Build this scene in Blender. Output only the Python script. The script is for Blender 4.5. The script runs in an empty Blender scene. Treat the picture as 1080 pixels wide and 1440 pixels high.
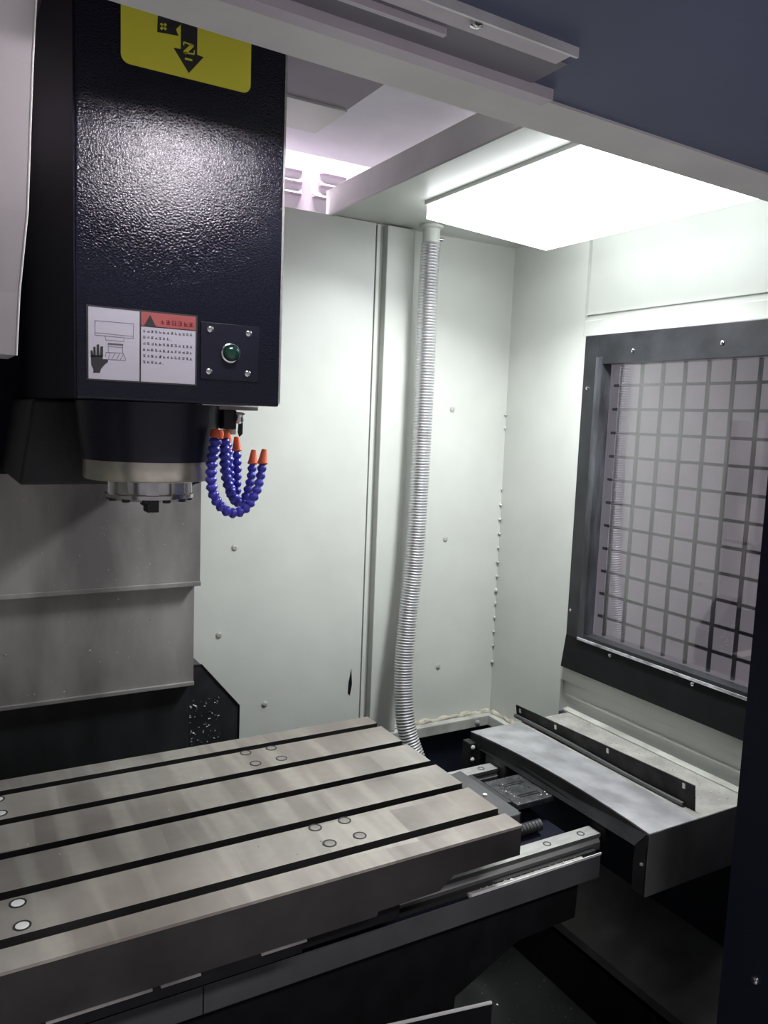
import bpy, bmesh, math, random
from mathutils import Vector, Matrix
random.seed(7)
scene = bpy.context.scene
COL = scene.collection

# ------------------------------------------------------------------ camera
CAM = Vector((-0.796458, -1.403566, 0.619669))
YAW, PITCH, ROLL, FPX = 0.527361, 0.115340, 0.038457, 1121.906
_f = Vector((math.sin(YAW)*math.cos(PITCH), math.cos(YAW)*math.cos(PITCH), -math.sin(PITCH)))
_r = Vector((math.cos(YAW), -math.sin(YAW), 0))
_u = _r.cross(_f)
RIGHT = _r*math.cos(ROLL) + _u*math.sin(ROLL)
UP = -_r*math.sin(ROLL) + _u*math.cos(ROLL)
cd = bpy.data.cameras.new('camera'); cam = bpy.data.objects.new('camera', cd); COL.objects.link(cam)
cd.sensor_fit = 'VERTICAL'; cd.sensor_height = 24; cd.lens = FPX/1440*24; cd.clip_start = 0.02
cam.matrix_world = Matrix(((RIGHT.x, UP.x, -_f.x, CAM.x), (RIGHT.y, UP.y, -_f.y, CAM.y), (RIGHT.z, UP.z, -_f.z, CAM.z), (0, 0, 0, 1)))
scene.camera = cam
def at(px, py, x=None, y=None, z=None):
    """point where the photo pixel's ray meets a plane of the machine"""
    d = RIGHT*((px-540)/FPX) - UP*((py-720)/FPX) + _f
    if x is not None: t = (x-CAM.x)/d.x
    elif y is not None: t = (y-CAM.y)/d.y
    else: t = (z-CAM.z)/d.z
    return CAM + d*t

# ------------------------------------------------------------------ world, lights, exposure
w = bpy.data.worlds.new('workshop'); scene.world = w; w.use_nodes = True
bg = w.node_tree.nodes['Background']; bg.inputs[0].default_value = (0.20, 0.19, 0.207, 1); bg.inputs[1].default_value = 1.25
def area_light(name, loc, target, sx, sy, power, col=(1, .97, 1)):
    l = bpy.data.lights.new(name, 'AREA'); l.shape = 'RECTANGLE'; l.size = sx; l.size_y = sy; l.energy = power; l.color = col
    o = bpy.data.objects.new(name, l); COL.objects.link(o); o.location = loc
    o.rotation_euler = (Vector(target)-Vector(loc)).to_track_quat('-Z', 'Y').to_euler()
area_light('workshop_lamp', (-1.6, -3.0, 2.6), (-.5, -.4, .3), 1.2, .3, 4)
area_light('aisle_bounce_fill', (-.6, -3.3, 2.8), (-.6, -3.1, 0), 2.4, .4, 105)  # unseen lamp added so floor bounce brightens the header's underside
area_light('rear_sheet_fill', (0.1, 0.25, 2.9), (0.1, .5, 1.1), 1.2, .3, 240, (1, .93, 1.0))  # unseen lamp added to brighten the louvred sheet
vs = scene.view_settings
vs.view_transform = 'Standard'; vs.look = 'None'; vs.gamma = 1; vs.use_curve_mapping = False; vs.exposure = 0.0
LAMP_STRENGTH = 6.0      # glowing diffuser
LAMP_POWER = 9.7        # its directed LED output
STRIP_STRENGTH = 200.0

# ------------------------------------------------------------------ materials
MATS = {}
def mat(name, col, rough=.5, metal=0., var=0., vscale=8., bump=0., bscale=60., col2=None, stretch=(1, 1, 1), spec=.5, detail=4, rvar=0.):
    m = bpy.data.materials.new(name); m.use_nodes = True; MATS[name] = m
    nt = m.node_tree; b = nt.nodes['Principled BSDF']
    b.inputs['Base Color'].default_value = (*col, 1); b.inputs['Roughness'].default_value = rough
    b.inputs['Metallic'].default_value = metal; b.inputs['Specular IOR Level'].default_value = spec
    if var or bump or col2:
        tc = nt.nodes.new('ShaderNodeTexCoord'); mp = nt.nodes.new('ShaderNodeMapping'); mp.inputs['Scale'].default_value = stretch
        nt.links.new(tc.outputs['Object'], mp.inputs['Vector'])
    if var or col2:
        n = nt.nodes.new('ShaderNodeTexNoise'); n.inputs['Scale'].default_value = vscale; n.inputs['Detail'].default_value = detail
        nt.links.new(mp.outputs[0], n.inputs['Vector'])
        r = nt.nodes.new('ShaderNodeValToRGB'); r.color_ramp.elements[0].position = .35; r.color_ramp.elements[1].position = .68
        c2 = col2 if col2 else tuple(min(1, c*(1+var)) for c in col)
        c1 = tuple(c*(1-var) for c in col)
        r.color_ramp.elements[0].color = (*c1, 1); r.color_ramp.elements[1].color = (*c2, 1)
        nt.links.new(n.outputs['Fac'], r.inputs['Fac']); nt.links.new(r.outputs[0], b.inputs['Base Color'])
        if rvar:
            mr = nt.nodes.new('ShaderNodeMapRange'); mr.inputs['To Min'].default_value = rough-rvar; mr.inputs['To Max'].default_value = rough+rvar
            nt.links.new(n.outputs['Fac'], mr.inputs['Value']); nt.links.new(mr.outputs[0], b.inputs['Roughness'])
    if bump:
        n2 = nt.nodes.new('ShaderNodeTexNoise'); n2.inputs['Scale'].default_value = bscale; n2.inputs['Detail'].default_value = 2
        nt.links.new(mp.outputs[0], n2.inputs['Vector'])
        bp = nt.nodes.new('ShaderNodeBump'); bp.inputs['Strength'].default_value = bump; bp.inputs['Distance'].default_value = .002
        nt.links.new(n2.outputs['Fac'], bp.inputs['Height']); nt.links.new(bp.outputs[0], b.inputs['Normal'])
    return m
mat('cream', (.58, .60, .555), .38, var=.05, vscale=5, bump=.05, bscale=160)
mat('cream_dirty', (.40, .40, .36), .55, var=.25, vscale=14, col2=(.52, .53, .48))
mat('sealant', (.46, .43, .35), .7, var=.25, vscale=60, bump=.6, bscale=120)
mat('mauve_sheet', (.60, .53, .60), .5, var=.04)
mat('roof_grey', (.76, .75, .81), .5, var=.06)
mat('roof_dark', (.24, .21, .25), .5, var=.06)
mat('beam', (.78, .775, .745), .5, var=.08, vscale=6)
mat('beam_mauve', (.66, .61, .66), .45, var=.06)
mat('beam_dark', (.22, .21, .24), .5, var=.1)
mat('guard_grey', (.43, .41, .42), .5, var=.06, vscale=5)
mat('navy', (.012, .014, .026), .45, var=.2, vscale=10)
mat('navy_matte', (.008, .009, .018), .6, spec=.15)
mat('navy_glare', (.105, .123, .21), .55, var=.15, vscale=4)  # navy lightened so the soffit carries the lamp's glare in its colour
mat('navy_gloss', (.0075, .0085, .018), .05, bump=.36, bscale=400, spec=.42)
mat('navy_plain', (.009, .010, .022), .33, bump=.12, bscale=300, spec=.45)
mat('black', (.006, .006, .007), .55, var=.3, vscale=20, spec=.25)
mat('black_frame', (.022, .023, .026), .35, var=.35, vscale=16, bump=.15, bscale=80)
mat('worn_black', (.02, .021, .024), .4, vscale=14, col2=(.075, .08, .09), stretch=(3, 3, .6), detail=6)
mat('rail_side_shade', (.13, .13, .125), .4, metal=.4, var=.3, vscale=12, stretch=(1, 8, 8))  # rail steel darkened, shade of the side faces put into the colour
mat('worn_edge', (.10, .10, .105), .35, col2=(.85, .86, .88), vscale=22, detail=6, stretch=(1, 1, 3))
mat('dark_casting', (.018, .018, .019), .55, var=.4, vscale=14, bump=.3, bscale=90)
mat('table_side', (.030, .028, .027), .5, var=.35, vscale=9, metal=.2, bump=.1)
mat('saddle_grey', (.06, .06, .062), .55, var=.2, vscale=9)
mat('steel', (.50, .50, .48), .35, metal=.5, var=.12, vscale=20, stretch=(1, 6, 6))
mat('steel_bright', (.80, .80, .78), .3, metal=.25, var=.1, vscale=18)
mat('flange_steel', (.62, .585, .49), .28, metal=.85, var=.15, vscale=30)
mat('spindle_steel', (.60, .60, .58), .2, metal=.95, var=.15, vscale=30)
mat('chrome', (.8, .8, .82), .12, metal=1.)
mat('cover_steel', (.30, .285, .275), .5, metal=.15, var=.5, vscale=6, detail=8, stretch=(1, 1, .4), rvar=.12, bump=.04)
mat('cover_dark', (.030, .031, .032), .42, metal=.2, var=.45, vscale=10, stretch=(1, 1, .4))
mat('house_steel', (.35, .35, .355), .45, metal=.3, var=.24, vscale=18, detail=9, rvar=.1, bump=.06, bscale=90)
mat('house_dirty', (.28, .27, .25), .6, metal=.1, col2=(.42, .41, .37), vscale=22, bump=.2, bscale=160)
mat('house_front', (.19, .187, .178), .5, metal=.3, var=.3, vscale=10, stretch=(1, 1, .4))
mat('tray', (.035, .038, .036), .6, var=.35, vscale=8, bump=.2, bscale=150)
mat('ledge', (.085, .084, .08), .65, var=.3, vscale=9)
mat('hose_metal', (.72, .72, .73), .33, metal=.8)
mat('speckled', (.035, .037, .04), .4, metal=.4, col2=(.09, .093, .097), vscale=60, bump=.3, bscale=150)
mat('swarf', (.75, .75, .74), .3, metal=.6)
mat('swarf_dark', (.35, .34, .33), .35, metal=.7)
mat('blue_plastic', (.055, .055, .46), .28, spec=.6)
mat('orange_plastic', (.80, .14, .05), .3)
mat('sticker_yellow', (.88, .85, .07), .45)
mat('print_black', (.030, .030, .030), .5)
mat('print_grey', (.12, .12, .14), .5)
mat('sticker_white', (.60, .59, .66), .4)
mat('sticker_red', (.42, .10, .095), .45)
mat('print_darkred', (.20, .025, .03), .5)
mat('green_button', (.005, .045, .03), .12, spec=.8)
mat('concrete', (.46, .445, .45), .8, var=.2, vscale=3)
mat('angle_black', (.028, .026, .025), .6, var=.5, vscale=30, spec=.2)
mat('grid_black', (.014, .014, .016), .5)
# table top: ground cast iron with cross-wise stains
def table_mat():
    m = mat('table_top', (.30, .28, .255), .42, metal=.35)
    nt = m.node_tree; b = nt.nodes['Principled BSDF']
    tc = nt.nodes.new('ShaderNodeTexCoord')
    def noise(scale, st, det, lo, hi, off=0):
        mp = nt.nodes.new('ShaderNodeMapping'); mp.inputs['Scale'].default_value = st; mp.inputs['Location'].default_value = (off, off, 0)
        nt.links.new(tc.outputs['Object'], mp.inputs[0])
        n = nt.nodes.new('ShaderNodeTexNoise'); n.inputs['Scale'].default_value = scale; n.inputs['Detail'].default_value = det
        nt.links.new(mp.outputs[0], n.inputs[0])
        mr = nt.nodes.new('ShaderNodeMapRange'); mr.inputs[1].default_value = lo; mr.inputs[2].default_value = hi
        nt.links.new(n.outputs[0], mr.inputs[0]); return mr.outputs[0]
    a = noise(7, (1, 1, 1), 6, .35, .65); c = noise(9, (2.6, .25, 1), 2, .47, .62, 3); f = noise(60, (1, 1, 1), 3, .3, .75, 5)
    g = noise(3.2, (1, 1, 1), 2, .4, .6, 11)
    def mix(fac, c1, c2, typ='MIX', k=None):
        mx = nt.nodes.new('ShaderNodeMix'); mx.data_type = 'RGBA'; mx.blend_type = typ
        if k is not None:
            mm = nt.nodes.new('ShaderNodeMath'); mm.operation = 'MULTIPLY'; mm.inputs[1].default_value = k; nt.links.new(fac, mm.inputs[0]); fac = mm.outputs[0]
        nt.links.new(fac, mx.inputs[0])
        for s, v in ((6, c1), (7, c2)):
            if isinstance(v, tuple): mx.inputs[s].default_value = (*v, 1)
            else: nt.links.new(v, mx.inputs[s])
        return mx.outputs[2]
    x = mix(a, (.165, .150, .140), (.315, .295, .262))
    x = mix(g, x, (.27, .225, .19), k=.5)
    x = mix(c, x, (.46, .435, .38), k=.5)
    x = mix(f, x, (.15, .14, .13), k=.22)
    mpb = nt.nodes.new('ShaderNodeMapping'); mpb.inputs['Rotation'].default_value = (0, 0, .06); nt.links.new(tc.outputs['Object'], mpb.inputs[0])
    bk_ = nt.nodes.new('ShaderNodeTexBrick'); nt.links.new(mpb.outputs[0], bk_.inputs['Vector'])
    for nm, v in (('Scale', 1.), ('Mortar Size', .0), ('Brick Width', .13), ('Row Height', .1)): bk_.inputs[nm].default_value = v
    bk_.inputs['Color1'].default_value = (.11, .10, .095, 1); bk_.inputs['Color2'].default_value = (.50, .475, .42, 1); bk_.squash = .55; bk_.squash_frequency = 3; bk_.offset = .37
    x = mix(noise(4, (1, 1, 1), 3, .42, .6, 21), x, bk_.outputs['Color'], k=.28)
    nt.links.new(x, b.inputs['Base Color'])
    mr = nt.nodes.new('ShaderNodeMapRange'); mr.inputs[3].default_value = .34; mr.inputs[4].default_value = .58
    nt.links.new(a, mr.inputs[0]); nt.links.new(mr.outputs[0], b.inputs['Roughness'])
table_mat()
def emission(name, col, s):
    m = bpy.data.materials.new(name); m.use_nodes = True; MATS[name] = m; nt = m.node_tree
    nt.nodes.remove(nt.nodes['Principled BSDF']); e = nt.nodes.new('ShaderNodeEmission')
    e.inputs[0].default_value = (*col, 1); e.inputs[1].default_value = s
    nt.links.new(e.outputs[0], nt.nodes['Material Output'].inputs[0])
emission('lamp_glow', (.93, .97, 1.0), LAMP_STRENGTH)
emission('strip_glow', (1, .93, 1.0), STRIP_STRENGTH)
def glass_mat():
    m = bpy.data.materials.new('window_glass'); m.use_nodes = True; MATS['window_glass'] = m; nt = m.node_tree
    nt.nodes.remove(nt.nodes['Principled BSDF'])
    t = nt.nodes.new('ShaderNodeBsdfTransparent'); t.inputs[0].default_value = (.84, .82, .84, 1)
    g = nt.nodes.new('ShaderNodeBsdfGlossy'); g.inputs[0].default_value = (.95, .93, .97, 1); g.inputs['Roughness'].default_value = .03
    lw = nt.nodes.new('ShaderNodeLayerWeight'); lw.inputs[0].default_value = .5
    pw = nt.nodes.new('ShaderNodeMath'); pw.operation = 'POWER'; pw.inputs[1].default_value = 2.5; nt.links.new(lw.outputs['Facing'], pw.inputs[0])
    fr = nt.nodes.new('ShaderNodeMapRange'); fr.inputs[3].default_value = .19; fr.inputs[4].default_value = .75; nt.links.new(pw.outputs[0], fr.inputs[0])
    mx = nt.nodes.new('ShaderNodeMixShader')
    nt.links.new(fr.outputs[0], mx.inputs[0]); nt.links.new(t.outputs[0], mx.inputs[1]); nt.links.new(g.outputs[0], mx.inputs[2])
    nt.links.new(mx.outputs[0], nt.nodes['Material Output'].inputs[0])
glass_mat()

# ------------------------------------------------------------------ mesh helpers
ORG = {}
def BM(): return bmesh.new()
def bx(bm, x0, x1, y0, y1, z0, z1):
    x0, x1 = sorted((x0, x1)); y0, y1 = sorted((y0, y1)); z0, z1 = sorted((z0, z1))
    v = [bm.verts.new((x, y, z)) for x in (x0, x1) for y in (y0, y1) for z in (z0, z1)]
    for f in ((0, 1, 3, 2), (4, 6, 7, 5), (0, 4, 5, 1), (2, 3, 7, 6), (0, 2, 6, 4), (1, 5, 7, 3)): bm.faces.new([v[i] for i in f])
    return bm
def box(*a): return bx(BM(), *a)
def prism(bm, pts, vec):
    """closed polygon of 3-D points swept along vec"""
    a = [bm.verts.new(p) for p in pts]; b = [bm.verts.new(Vector(p)+Vector(vec)) for p in pts]; n = len(pts)
    bm.faces.new(a); bm.faces.new(b[::-1])
    for i in range(n): bm.faces.new((a[i], b[i], b[(i+1) % n], a[(i+1) % n]))
    bmesh.ops.recalc_face_normals(bm, faces=bm.faces[:]); return bm
def hexa(bm, p):
    """8 corners: bottom 4 round, top 4 round"""
    v = [bm.verts.new(q) for q in p]
    for f in ((0, 3, 2, 1), (4, 5, 6, 7), (0, 1, 5, 4), (1, 2, 6, 5), (2, 3, 7, 6), (3, 0, 4, 7)): bm.faces.new([v[i] for i in f])
    bmesh.ops.recalc_face_normals(bm, faces=bm.faces[:]); return bm
def frame_of(d):
    d = Vector(d).normalized(); a = Vector((0, 0, 1)) if abs(d.z) < .9 else Vector((1, 0, 0))
    u = d.cross(a).normalized(); return u, d.cross(u).normalized(), d
def lathe(bm, prof, c, axis=(0, 0, 1), n=24, cap=True):
    """profile [(radius, height)] turned about axis through c"""
    u, v, d = frame_of(axis); c = Vector(c); rings = []
    for r, h in prof:
        rings.append([bm.verts.new(c+d*h+(u*math.cos(2*math.pi*i/n)+v*math.sin(2*math.pi*i/n))*r) for i in range(n)])
    for a, b in zip(rings, rings[1:]):
        for i in range(n): bm.faces.new((a[i], a[(i+1) % n], b[(i+1) % n], b[i]))
    if cap: bm.faces.new(rings[0][::-1]); bm.faces.new(rings[-1])
    bmesh.ops.recalc_face_normals(bm, faces=bm.faces[:])
    return bm
def cyl(bm, c, axis, r, h, n=20): return lathe(bm, [(r, 0), (r, h)], c, axis, n)
def catmull(pts, k):
    pts = [Vector(p) for p in pts]; P = [pts[0]*2-pts[1]]+pts+[pts[-1]*2-pts[-2]]; out = []
    for i in range(1, len(P)-2):
        for j in range(k):
            t = j/k; a, b, c, d = P[i-1:i+3]
            out.append(.5*((2*b)+(c-a)*t+(2*a-5*b+4*c-d)*t*t+(3*b-a-3*c+d)*t**3))
    return out+[pts[-1]]
def resample(path, step):
    out = [path[0]]; acc = 0
    for a, b in zip(path, path[1:]):
        L = (b-a).length; pos = step-acc
        while pos <= L: out.append(a.lerp(b, pos/L)); pos += step
        acc = (acc+L) % step if L < step-acc or True else acc
        acc = L-(pos-step)
    return out
def tube(bm, path, rad, n=16):
    rings = []; u = None
    for i, p in enumerate(path):
        d = (path[min(i+1, len(path)-1)]-path[max(i-1, 0)]).normalized()
        if u is None: u = d.orthogonal().normalized()
        u = (u-d*u.dot(d)).normalized(); v = d.cross(u); r = rad(i) if callable(rad) else rad
        rings.append([bm.verts.new(p+(u*math.cos(2*math.pi*k/n)+v*math.sin(2*math.pi*k/n))*r) for k in range(n)])
    for a, b in zip(rings, rings[1:]):
        for k in range(n): bm.faces.new((a[k], a[(k+1) % n], b[(k+1) % n], b[k]))
    bm.faces.new(rings[0][::-1]); bm.faces.new(rings[-1])
    bmesh.ops.recalc_face_normals(bm, faces=bm.faces[:]); return bm
def obj(name, bm, m, parent=None, bevel=0., smooth=False, label=None):
    o0 = ORG.get(parent.name, Vector((0, 0, 0))) if parent else Vector((0, 0, 0))
    me = bpy.data.meshes.new(name)
    if o0.length: bmesh.ops.translate(bm, verts=bm.verts[:], vec=-o0)
    bm.to_mesh(me); bm.free(); me.materials.append(MATS[m])
    o = bpy.data.objects.new(name, me); COL.objects.link(o); o.parent = parent; ORG[o.name] = o0
    if smooth:
        for p in me.polygons: p.use_smooth = True
        try: me.set_sharp_from_angle(angle=math.radians(38))
        except Exception: pass
    if bevel:
        b = o.modifiers.new('bevel', 'BEVEL'); b.width = bevel; b.segments = 2; b.limit_method = 'ANGLE'
    if label: o['label'] = label
    return o
def inst(src, name, pos, parent, rot=None):
    """copy of a piece, sharing its mesh (mesh is built round its own origin)"""
    o = src.copy(); o.name = name; COL.objects.link(o); o.parent = parent
    o0 = ORG.get(parent.name, Vector((0, 0, 0))) if parent else Vector((0, 0, 0))
    o.location = Vector(pos)-o0
    if rot is not None: o.rotation_mode = 'QUATERNION'; o.rotation_quaternion = rot
    ORG[o.name] = o0; return o
def piece(name, bm, m, pos, parent, rot=None, smooth=False, bevel=0.):
    me = bpy.data.meshes.new(name); bm.to_mesh(me); bm.free(); me.materials.append(MATS[m])
    o = bpy.data.objects.new(name, me); COL.objects.link(o); o.parent = parent
    o0 = ORG.get(parent.name, Vector((0, 0, 0))) if parent else Vector((0, 0, 0))
    o.location = Vector(pos)-o0; ORG[o.name] = o0
    if rot is not None: o.rotation_mode = 'QUATERNION'; o.rotation_quaternion = rot
    if smooth:
        for p in me.polygons: p.use_smooth = True
        try: me.set_sharp_from_angle(angle=math.radians(38))
        except Exception: pass
    return o
def thing(name, label, cat, loc, group=None):
    o = bpy.data.objects.new(name, None); COL.objects.link(o); o.location = loc; o.empty_display_size = .05
    o['label'] = label; o['category'] = cat; ORG[o.name] = Vector(loc)
    if group: o['group'] = group
    return o
def tag(o, label, cat, group=None, kind=None):
    if label: o['label'] = label
    if cat: o['category'] = cat
    if group: o['group'] = group
    if kind: o['kind'] = kind
    return o
def struct(name, bm, m, label=None, cat=None, bevel=0.):
    o = obj(name, bm, m, bevel=bevel); o['kind'] = 'structure'
    if label: o['label'] = label
    if cat: o['category'] = cat
    return o

# ------------------------------------------------------------------ main dimensions (table top at z = 0, its right end at x = 0, its rear edge at y = 0)
XW, YB, ZC = .565, .303, 1.078        # right wall, back wall, lamp ceiling
XL, YF = -1.30, -.75                  # left wall, front opening
ZT = -.62                             # chip tray
ZF = -.95                             # workshop floor
XJ = .165                             # right jamb
HX0, HX1, HY, HZ = -.637, -.381, -.4, .631   # spindle head front face
SX, SY = -.515, -.25                  # spindle axis

# ------------------------------------------------------------------ the enclosure
fl = struct('floor', box(-4, 3, -5, 2.5, ZF-.05, ZF), 'concrete', 'grey concrete workshop floor under the machine', 'floor')
# back wall: a plain sheet, with proud panels and a joint groove
wb = struct('wall_back', box(XL, XW+.02, YB, YB+.012, -.178, ZC), 'cream', 'cream painted sheet-metal back wall of the machine enclosure', 'wall')
obj('wall_panel', box(XL, .141, YB-.010, YB, -.176, ZC-.001), 'cream', wb, bevel=.001)
obj('joint_strip', box(.1435, .152, YB-.012, YB, -.176, ZC-.004), 'cream', wb, bevel=.001)
obj('wall_panel', box(.166, .243, YB-.022, YB, -.176, ZC-.004), 'cream', wb, bevel=.002)
# rivets
def rivet_bm(s=1.):
    b = lathe(BM(), [(.0075*s, 0), (.0075*s, .0012*s), (.0052*s, .0028*s), (.0022*s, .0034*s), (.0018*s, .0024*s)], (0, 0, 0), (0, -1, 0), 12); return b
rv = None
for px, py, yy in ((636, 576, YB), (626, 758, YB), (616, 937, YB), (330, 770, YB-.010), (308, 893, YB-.010), (372, 990, YB-.010)):
    p = at(px, py, y=yy)
    if rv is None: rv = piece('rivet', rivet_bm(), 'cream_dirty', p, wb, smooth=True)
    else: inst(rv, 'rivet', p, wb)
# scratch on the left panel
sc_ = [at(x, y, y=YB-.0103) for x, y in ((494, 940), (490, 960), (489, 975), (492, 978), (495, 962))]
obj('paint_chip', prism(BM(), sc_, (0, -.0004, 0)), 'black', wb)
# sealant dots up the corner and a sealant bead along the bottom
sd = None
for k, (px, py) in enumerate(((709, 583), (708, 602), (703, 688), (701, 710), (700, 730), (699, 750), (697, 770), (696, 790), (695, 810), (693.5, 830), (692.5, 848), (691, 868), (690, 888), (689.5, 907), (689, 930))):
    z = at(px, py, y=YB).z; s = random.uniform(.7, 1.2)
    if sd is None:
        b = BM(); bmesh.ops.create_icosphere(b, subdivisions=1, radius=.0042); sd = piece('sealant_dot', b, 'cream', (XW-.004, YB-.004, z), wb, smooth=True)
    else:
        o = inst(sd, 'sealant_dot', (XW-.004, YB-.004, z), wb); o.scale = (s, s, s*random.uniform(.8, 1.5))
path = [Vector((x, YB-.005+random.uniform(-.002, .002), -.176+random.uniform(-.003, .004))) for x in [.25+i*.0105 for i in range(30)]]
obj('sealant_bead', tube(BM(), path, lambda i: .006+random.uniform(-.002, .003), 8), 'sealant', wb, smooth=True)
obj('base_rim', box(.17, XW, YB-.03, YB+.012, -.206, -.178), 'cream_dirty', wb, bevel=.002)
obj('rim_bolt', lathe(BM(), [(.007, 0), (.007, .005), (.003, .008)], (.50, YB-.03, -.192), (0, -1, 0), 10), 'steel', wb, smooth=True)
# lower base wall, dark blue
struct('wall_base_back', box(XL, XW+.02, YB, YB+.02, ZT, -.206), 'navy', 'dark blue base wall below the back panels', 'wall')
# right wall: sheet with window opening; window y -.62..+.015, z .038..0.829
WY0, WY1, WZ0, WZ1 = -.66, .018, .036, .832
wr = struct('wall_right', BM(), 'cream', 'cream sheet-metal right wall around the gridded window', 'wall')
def wall_bits():
    b = BM()
    bx(b, XW, XW+.012, .030, YB, -.178, ZC)              # corner strip
    bx(b, XW+.010, XW+.022, YF, .030, WZ1+.0, ZC)       # upper recessed sheet
    bx(b, XW+.010, XW+.022, YF, .030, -.085, WZ0)        # lower recessed sheet
    bx(b, XW+.010, XW+.022, WY1, .030, WZ0, WZ1)
    bx(b, XW+.010, XW+.022, YF, WY0, WZ0, WZ1)
    return b
b = wall_bits(); b.to_mesh(wr.data); b.free()
wr.data.materials.clear(); wr.data.materials.append(MATS['cream'])
obj('window_rail', box(XW, XW+.011, YF, .030, WZ1, WZ1+.036), 'cream', wr, bevel=.0015)
obj('window_rail', box(XW, XW+.011, YF, .030, -.004, WZ0), 'cream', wr, bevel=.0015)
obj('window_stile', box(XW, XW+.011, WY1, .0301, WZ0, WZ1), 'cream', wr)
obj('seam_lip', box(XW+.004, XW+.010, YF, .012, -.040, -.036), 'cream', wr)
obj('seam_lip', box(XW+.006, XW+.010, YF, .03, WZ1+.050, WZ1+.053), 'cream', wr)
obj('base_rim', box(XW-.028, XW, .0, YB-.03, -.206, -.178), 'cream_dirty', wr, bevel=.002)
path = [Vector((XW-.006+random.uniform(-.002, .002), y, -.176+random.uniform(-.003, .003))) for y in [.02+i*.0105 for i in range(26)]]
obj('sealant_bead', tube(BM(), path, lambda i: .006+random.uniform(-.002, .003), 8), 'sealant', wr, smooth=True)
obj('rim_bolt', lathe(BM(), [(.007, 0), (.007, .005), (.003, .008)], (XW-.028, .20, -.192), (-1, 0, 0), 10), 'steel', wr, smooth=True)
struct('wall_base_right', prism(BM(), [(XW, YF, ZT), (XW, YB, ZT), (XW, YB, -.206), (XW, .03, -.206), (XW, .03, -.086), (XW, YF, -.086)], (.02, 0, 0)), 'navy', 'dark blue base wall under the right cream wall', 'wall')
# left wall and front
struct('wall_left', box(XL-.02, XL, YF, YB, ZT, 1.2), 'cream', 'cream sheet-metal left wall of the enclosure', 'wall')
struct('wall_front_right', box(XJ, XW+.022, YF-.22, YF, ZF, .9), 'navy_matte', 'dark navy door jamb at the right of the opening', 'wall')
struct('wall_front_left', box(XL-.02, -1.2, YF-.22, YF, ZF, .9105), 'navy', 'dark navy door jamb at the left of the opening', 'wall')
struct('wall_front_low', box(-1.2, XJ, YF-.05, YF-.02, ZF, -.30), 'navy', 'dark navy front apron below the door opening', 'wall')
# jamb bolt
obj('jamb_bolt', lathe(BM(), [(.006, 0), (.005, .003), (.002, .0045)], at(1062, 1378, x=XJ), (-1, 0, 0), 12), 'chrome', bpy.data.objects['wall_front_right'], smooth=True)
# lamp ceiling
ce = struct('ceiling', box(.022, XW+.022, YF, YB+.012, ZC, ZC+.004), 'cream', 'cream ceiling sheet carrying the work lamp', 'ceiling')
obj('edge_flange', box(.019, .0225, YF, YB+.01, ZC, ZC+.055), 'beam', ce)
obj('edge_lip', box(.0185, .030, YF, YB, ZC-.0035, ZC+.0005), 'cream', ce)
# roof plate above and left of it
rf = struct('ceiling_roof', BM(), 'roof_grey', 'grey roof sheet above the spindle head opening', 'ceiling')
b = BM(); RZ = 1.2
bx(b, XL-.02, .30, .014, .299, RZ, RZ+.004)
b.to_mesh(rf.data); b.free(); rf.data.materials.clear(); rf.data.materials.append(MATS['roof_grey'])
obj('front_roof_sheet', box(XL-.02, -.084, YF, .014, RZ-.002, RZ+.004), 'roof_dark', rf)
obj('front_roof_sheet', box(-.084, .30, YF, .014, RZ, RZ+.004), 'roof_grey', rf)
obj('patch_plate', box(-.34, -.084, .016, .157, RZ-.006, RZ-.0005), 'cream', rf)
# louvred sheet standing behind the back wall
ls = struct('wall_rear_cabinet', box(-1.2, .8, .52, .535, .6, 1.9), 'mauve_sheet', 'mauve louvred cabinet sheet seen over the back wall', 'wall')
lv = None
for px0, px1, py in ((390, 425, 232), (388, 425, 248), (386, 424, 264), (457, 487, 243), (457, 485, 260), (457, 476, 277)):
    a = at(px0, py, y=.52); c = at(px1, py+9*(px1-px0)/40, y=.52); L = .075; zc = (a.z+c.z)/2
    if lv is None:
        b = BM(); v = [(-L/2, 0, -.006), (L/2, 0, -.006), (L/2, 0, .008), (-L/2, 0, .008), (-L/2+.006, -.012, -.004), (L/2-.006, -.012, -.004)]
        V = [b.verts.new(p) for p in v]
        for f in ((0, 1, 5, 4), (4, 5, 2, 3), (0, 4, 3), (1, 2, 5)): b.faces.new([V[i] for i in f])
        lv = piece('louvre', b, 'mauve_sheet', (c.x-L/2, .52, zc), ls)
    else: inst(lv, 'louvre', (c.x-L/2, .52, zc), ls)
obj('rear_lip', box(XL, .012, YB+.012, YB+.06, ZC-.012, ZC-.002), 'mauve_sheet', ls)
# front header: soffit, cream beam underside, rails
hd = struct('trim_1', box(XL, XW+.022, YF-.6, YF-.002, .913, .93), 'navy_glare', 'dark blue header soffit over the door opening', 'header')
obj('header_web', box(XL, XW+.022, YF-.012, YF-.0005, .9125, RZ-.003), 'beam', hd)
obj('beam_plate', box(XL, XW, YF-.060, YF, .9105, .9135), 'beam', hd)
b = prism(BM(), [(0, -.808, .9105), (0, -.8135, .9035), (0, -.829, .9035), (0, -.829, .9129), (0, -.808, .9129)], (1.0, 0, 0))
bmesh.ops.translate(b, verts=b.verts[:], vec=(-1.305, 0, 0))
for v in b.verts:
    if v.co.x > -.5: v.co.x += -(v.co.y+.82)*.0
obj('beam_lip', b, 'beam_mauve', hd)
obj('gap_sheet', box(XL, -.33, -.874, -.829, .9118, .9129), 'beam_dark', hd)
obj('inner_rail', box(XL, -.443, -.864, -.859, .9065, .9119), 'beam_mauve', hd)
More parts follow.
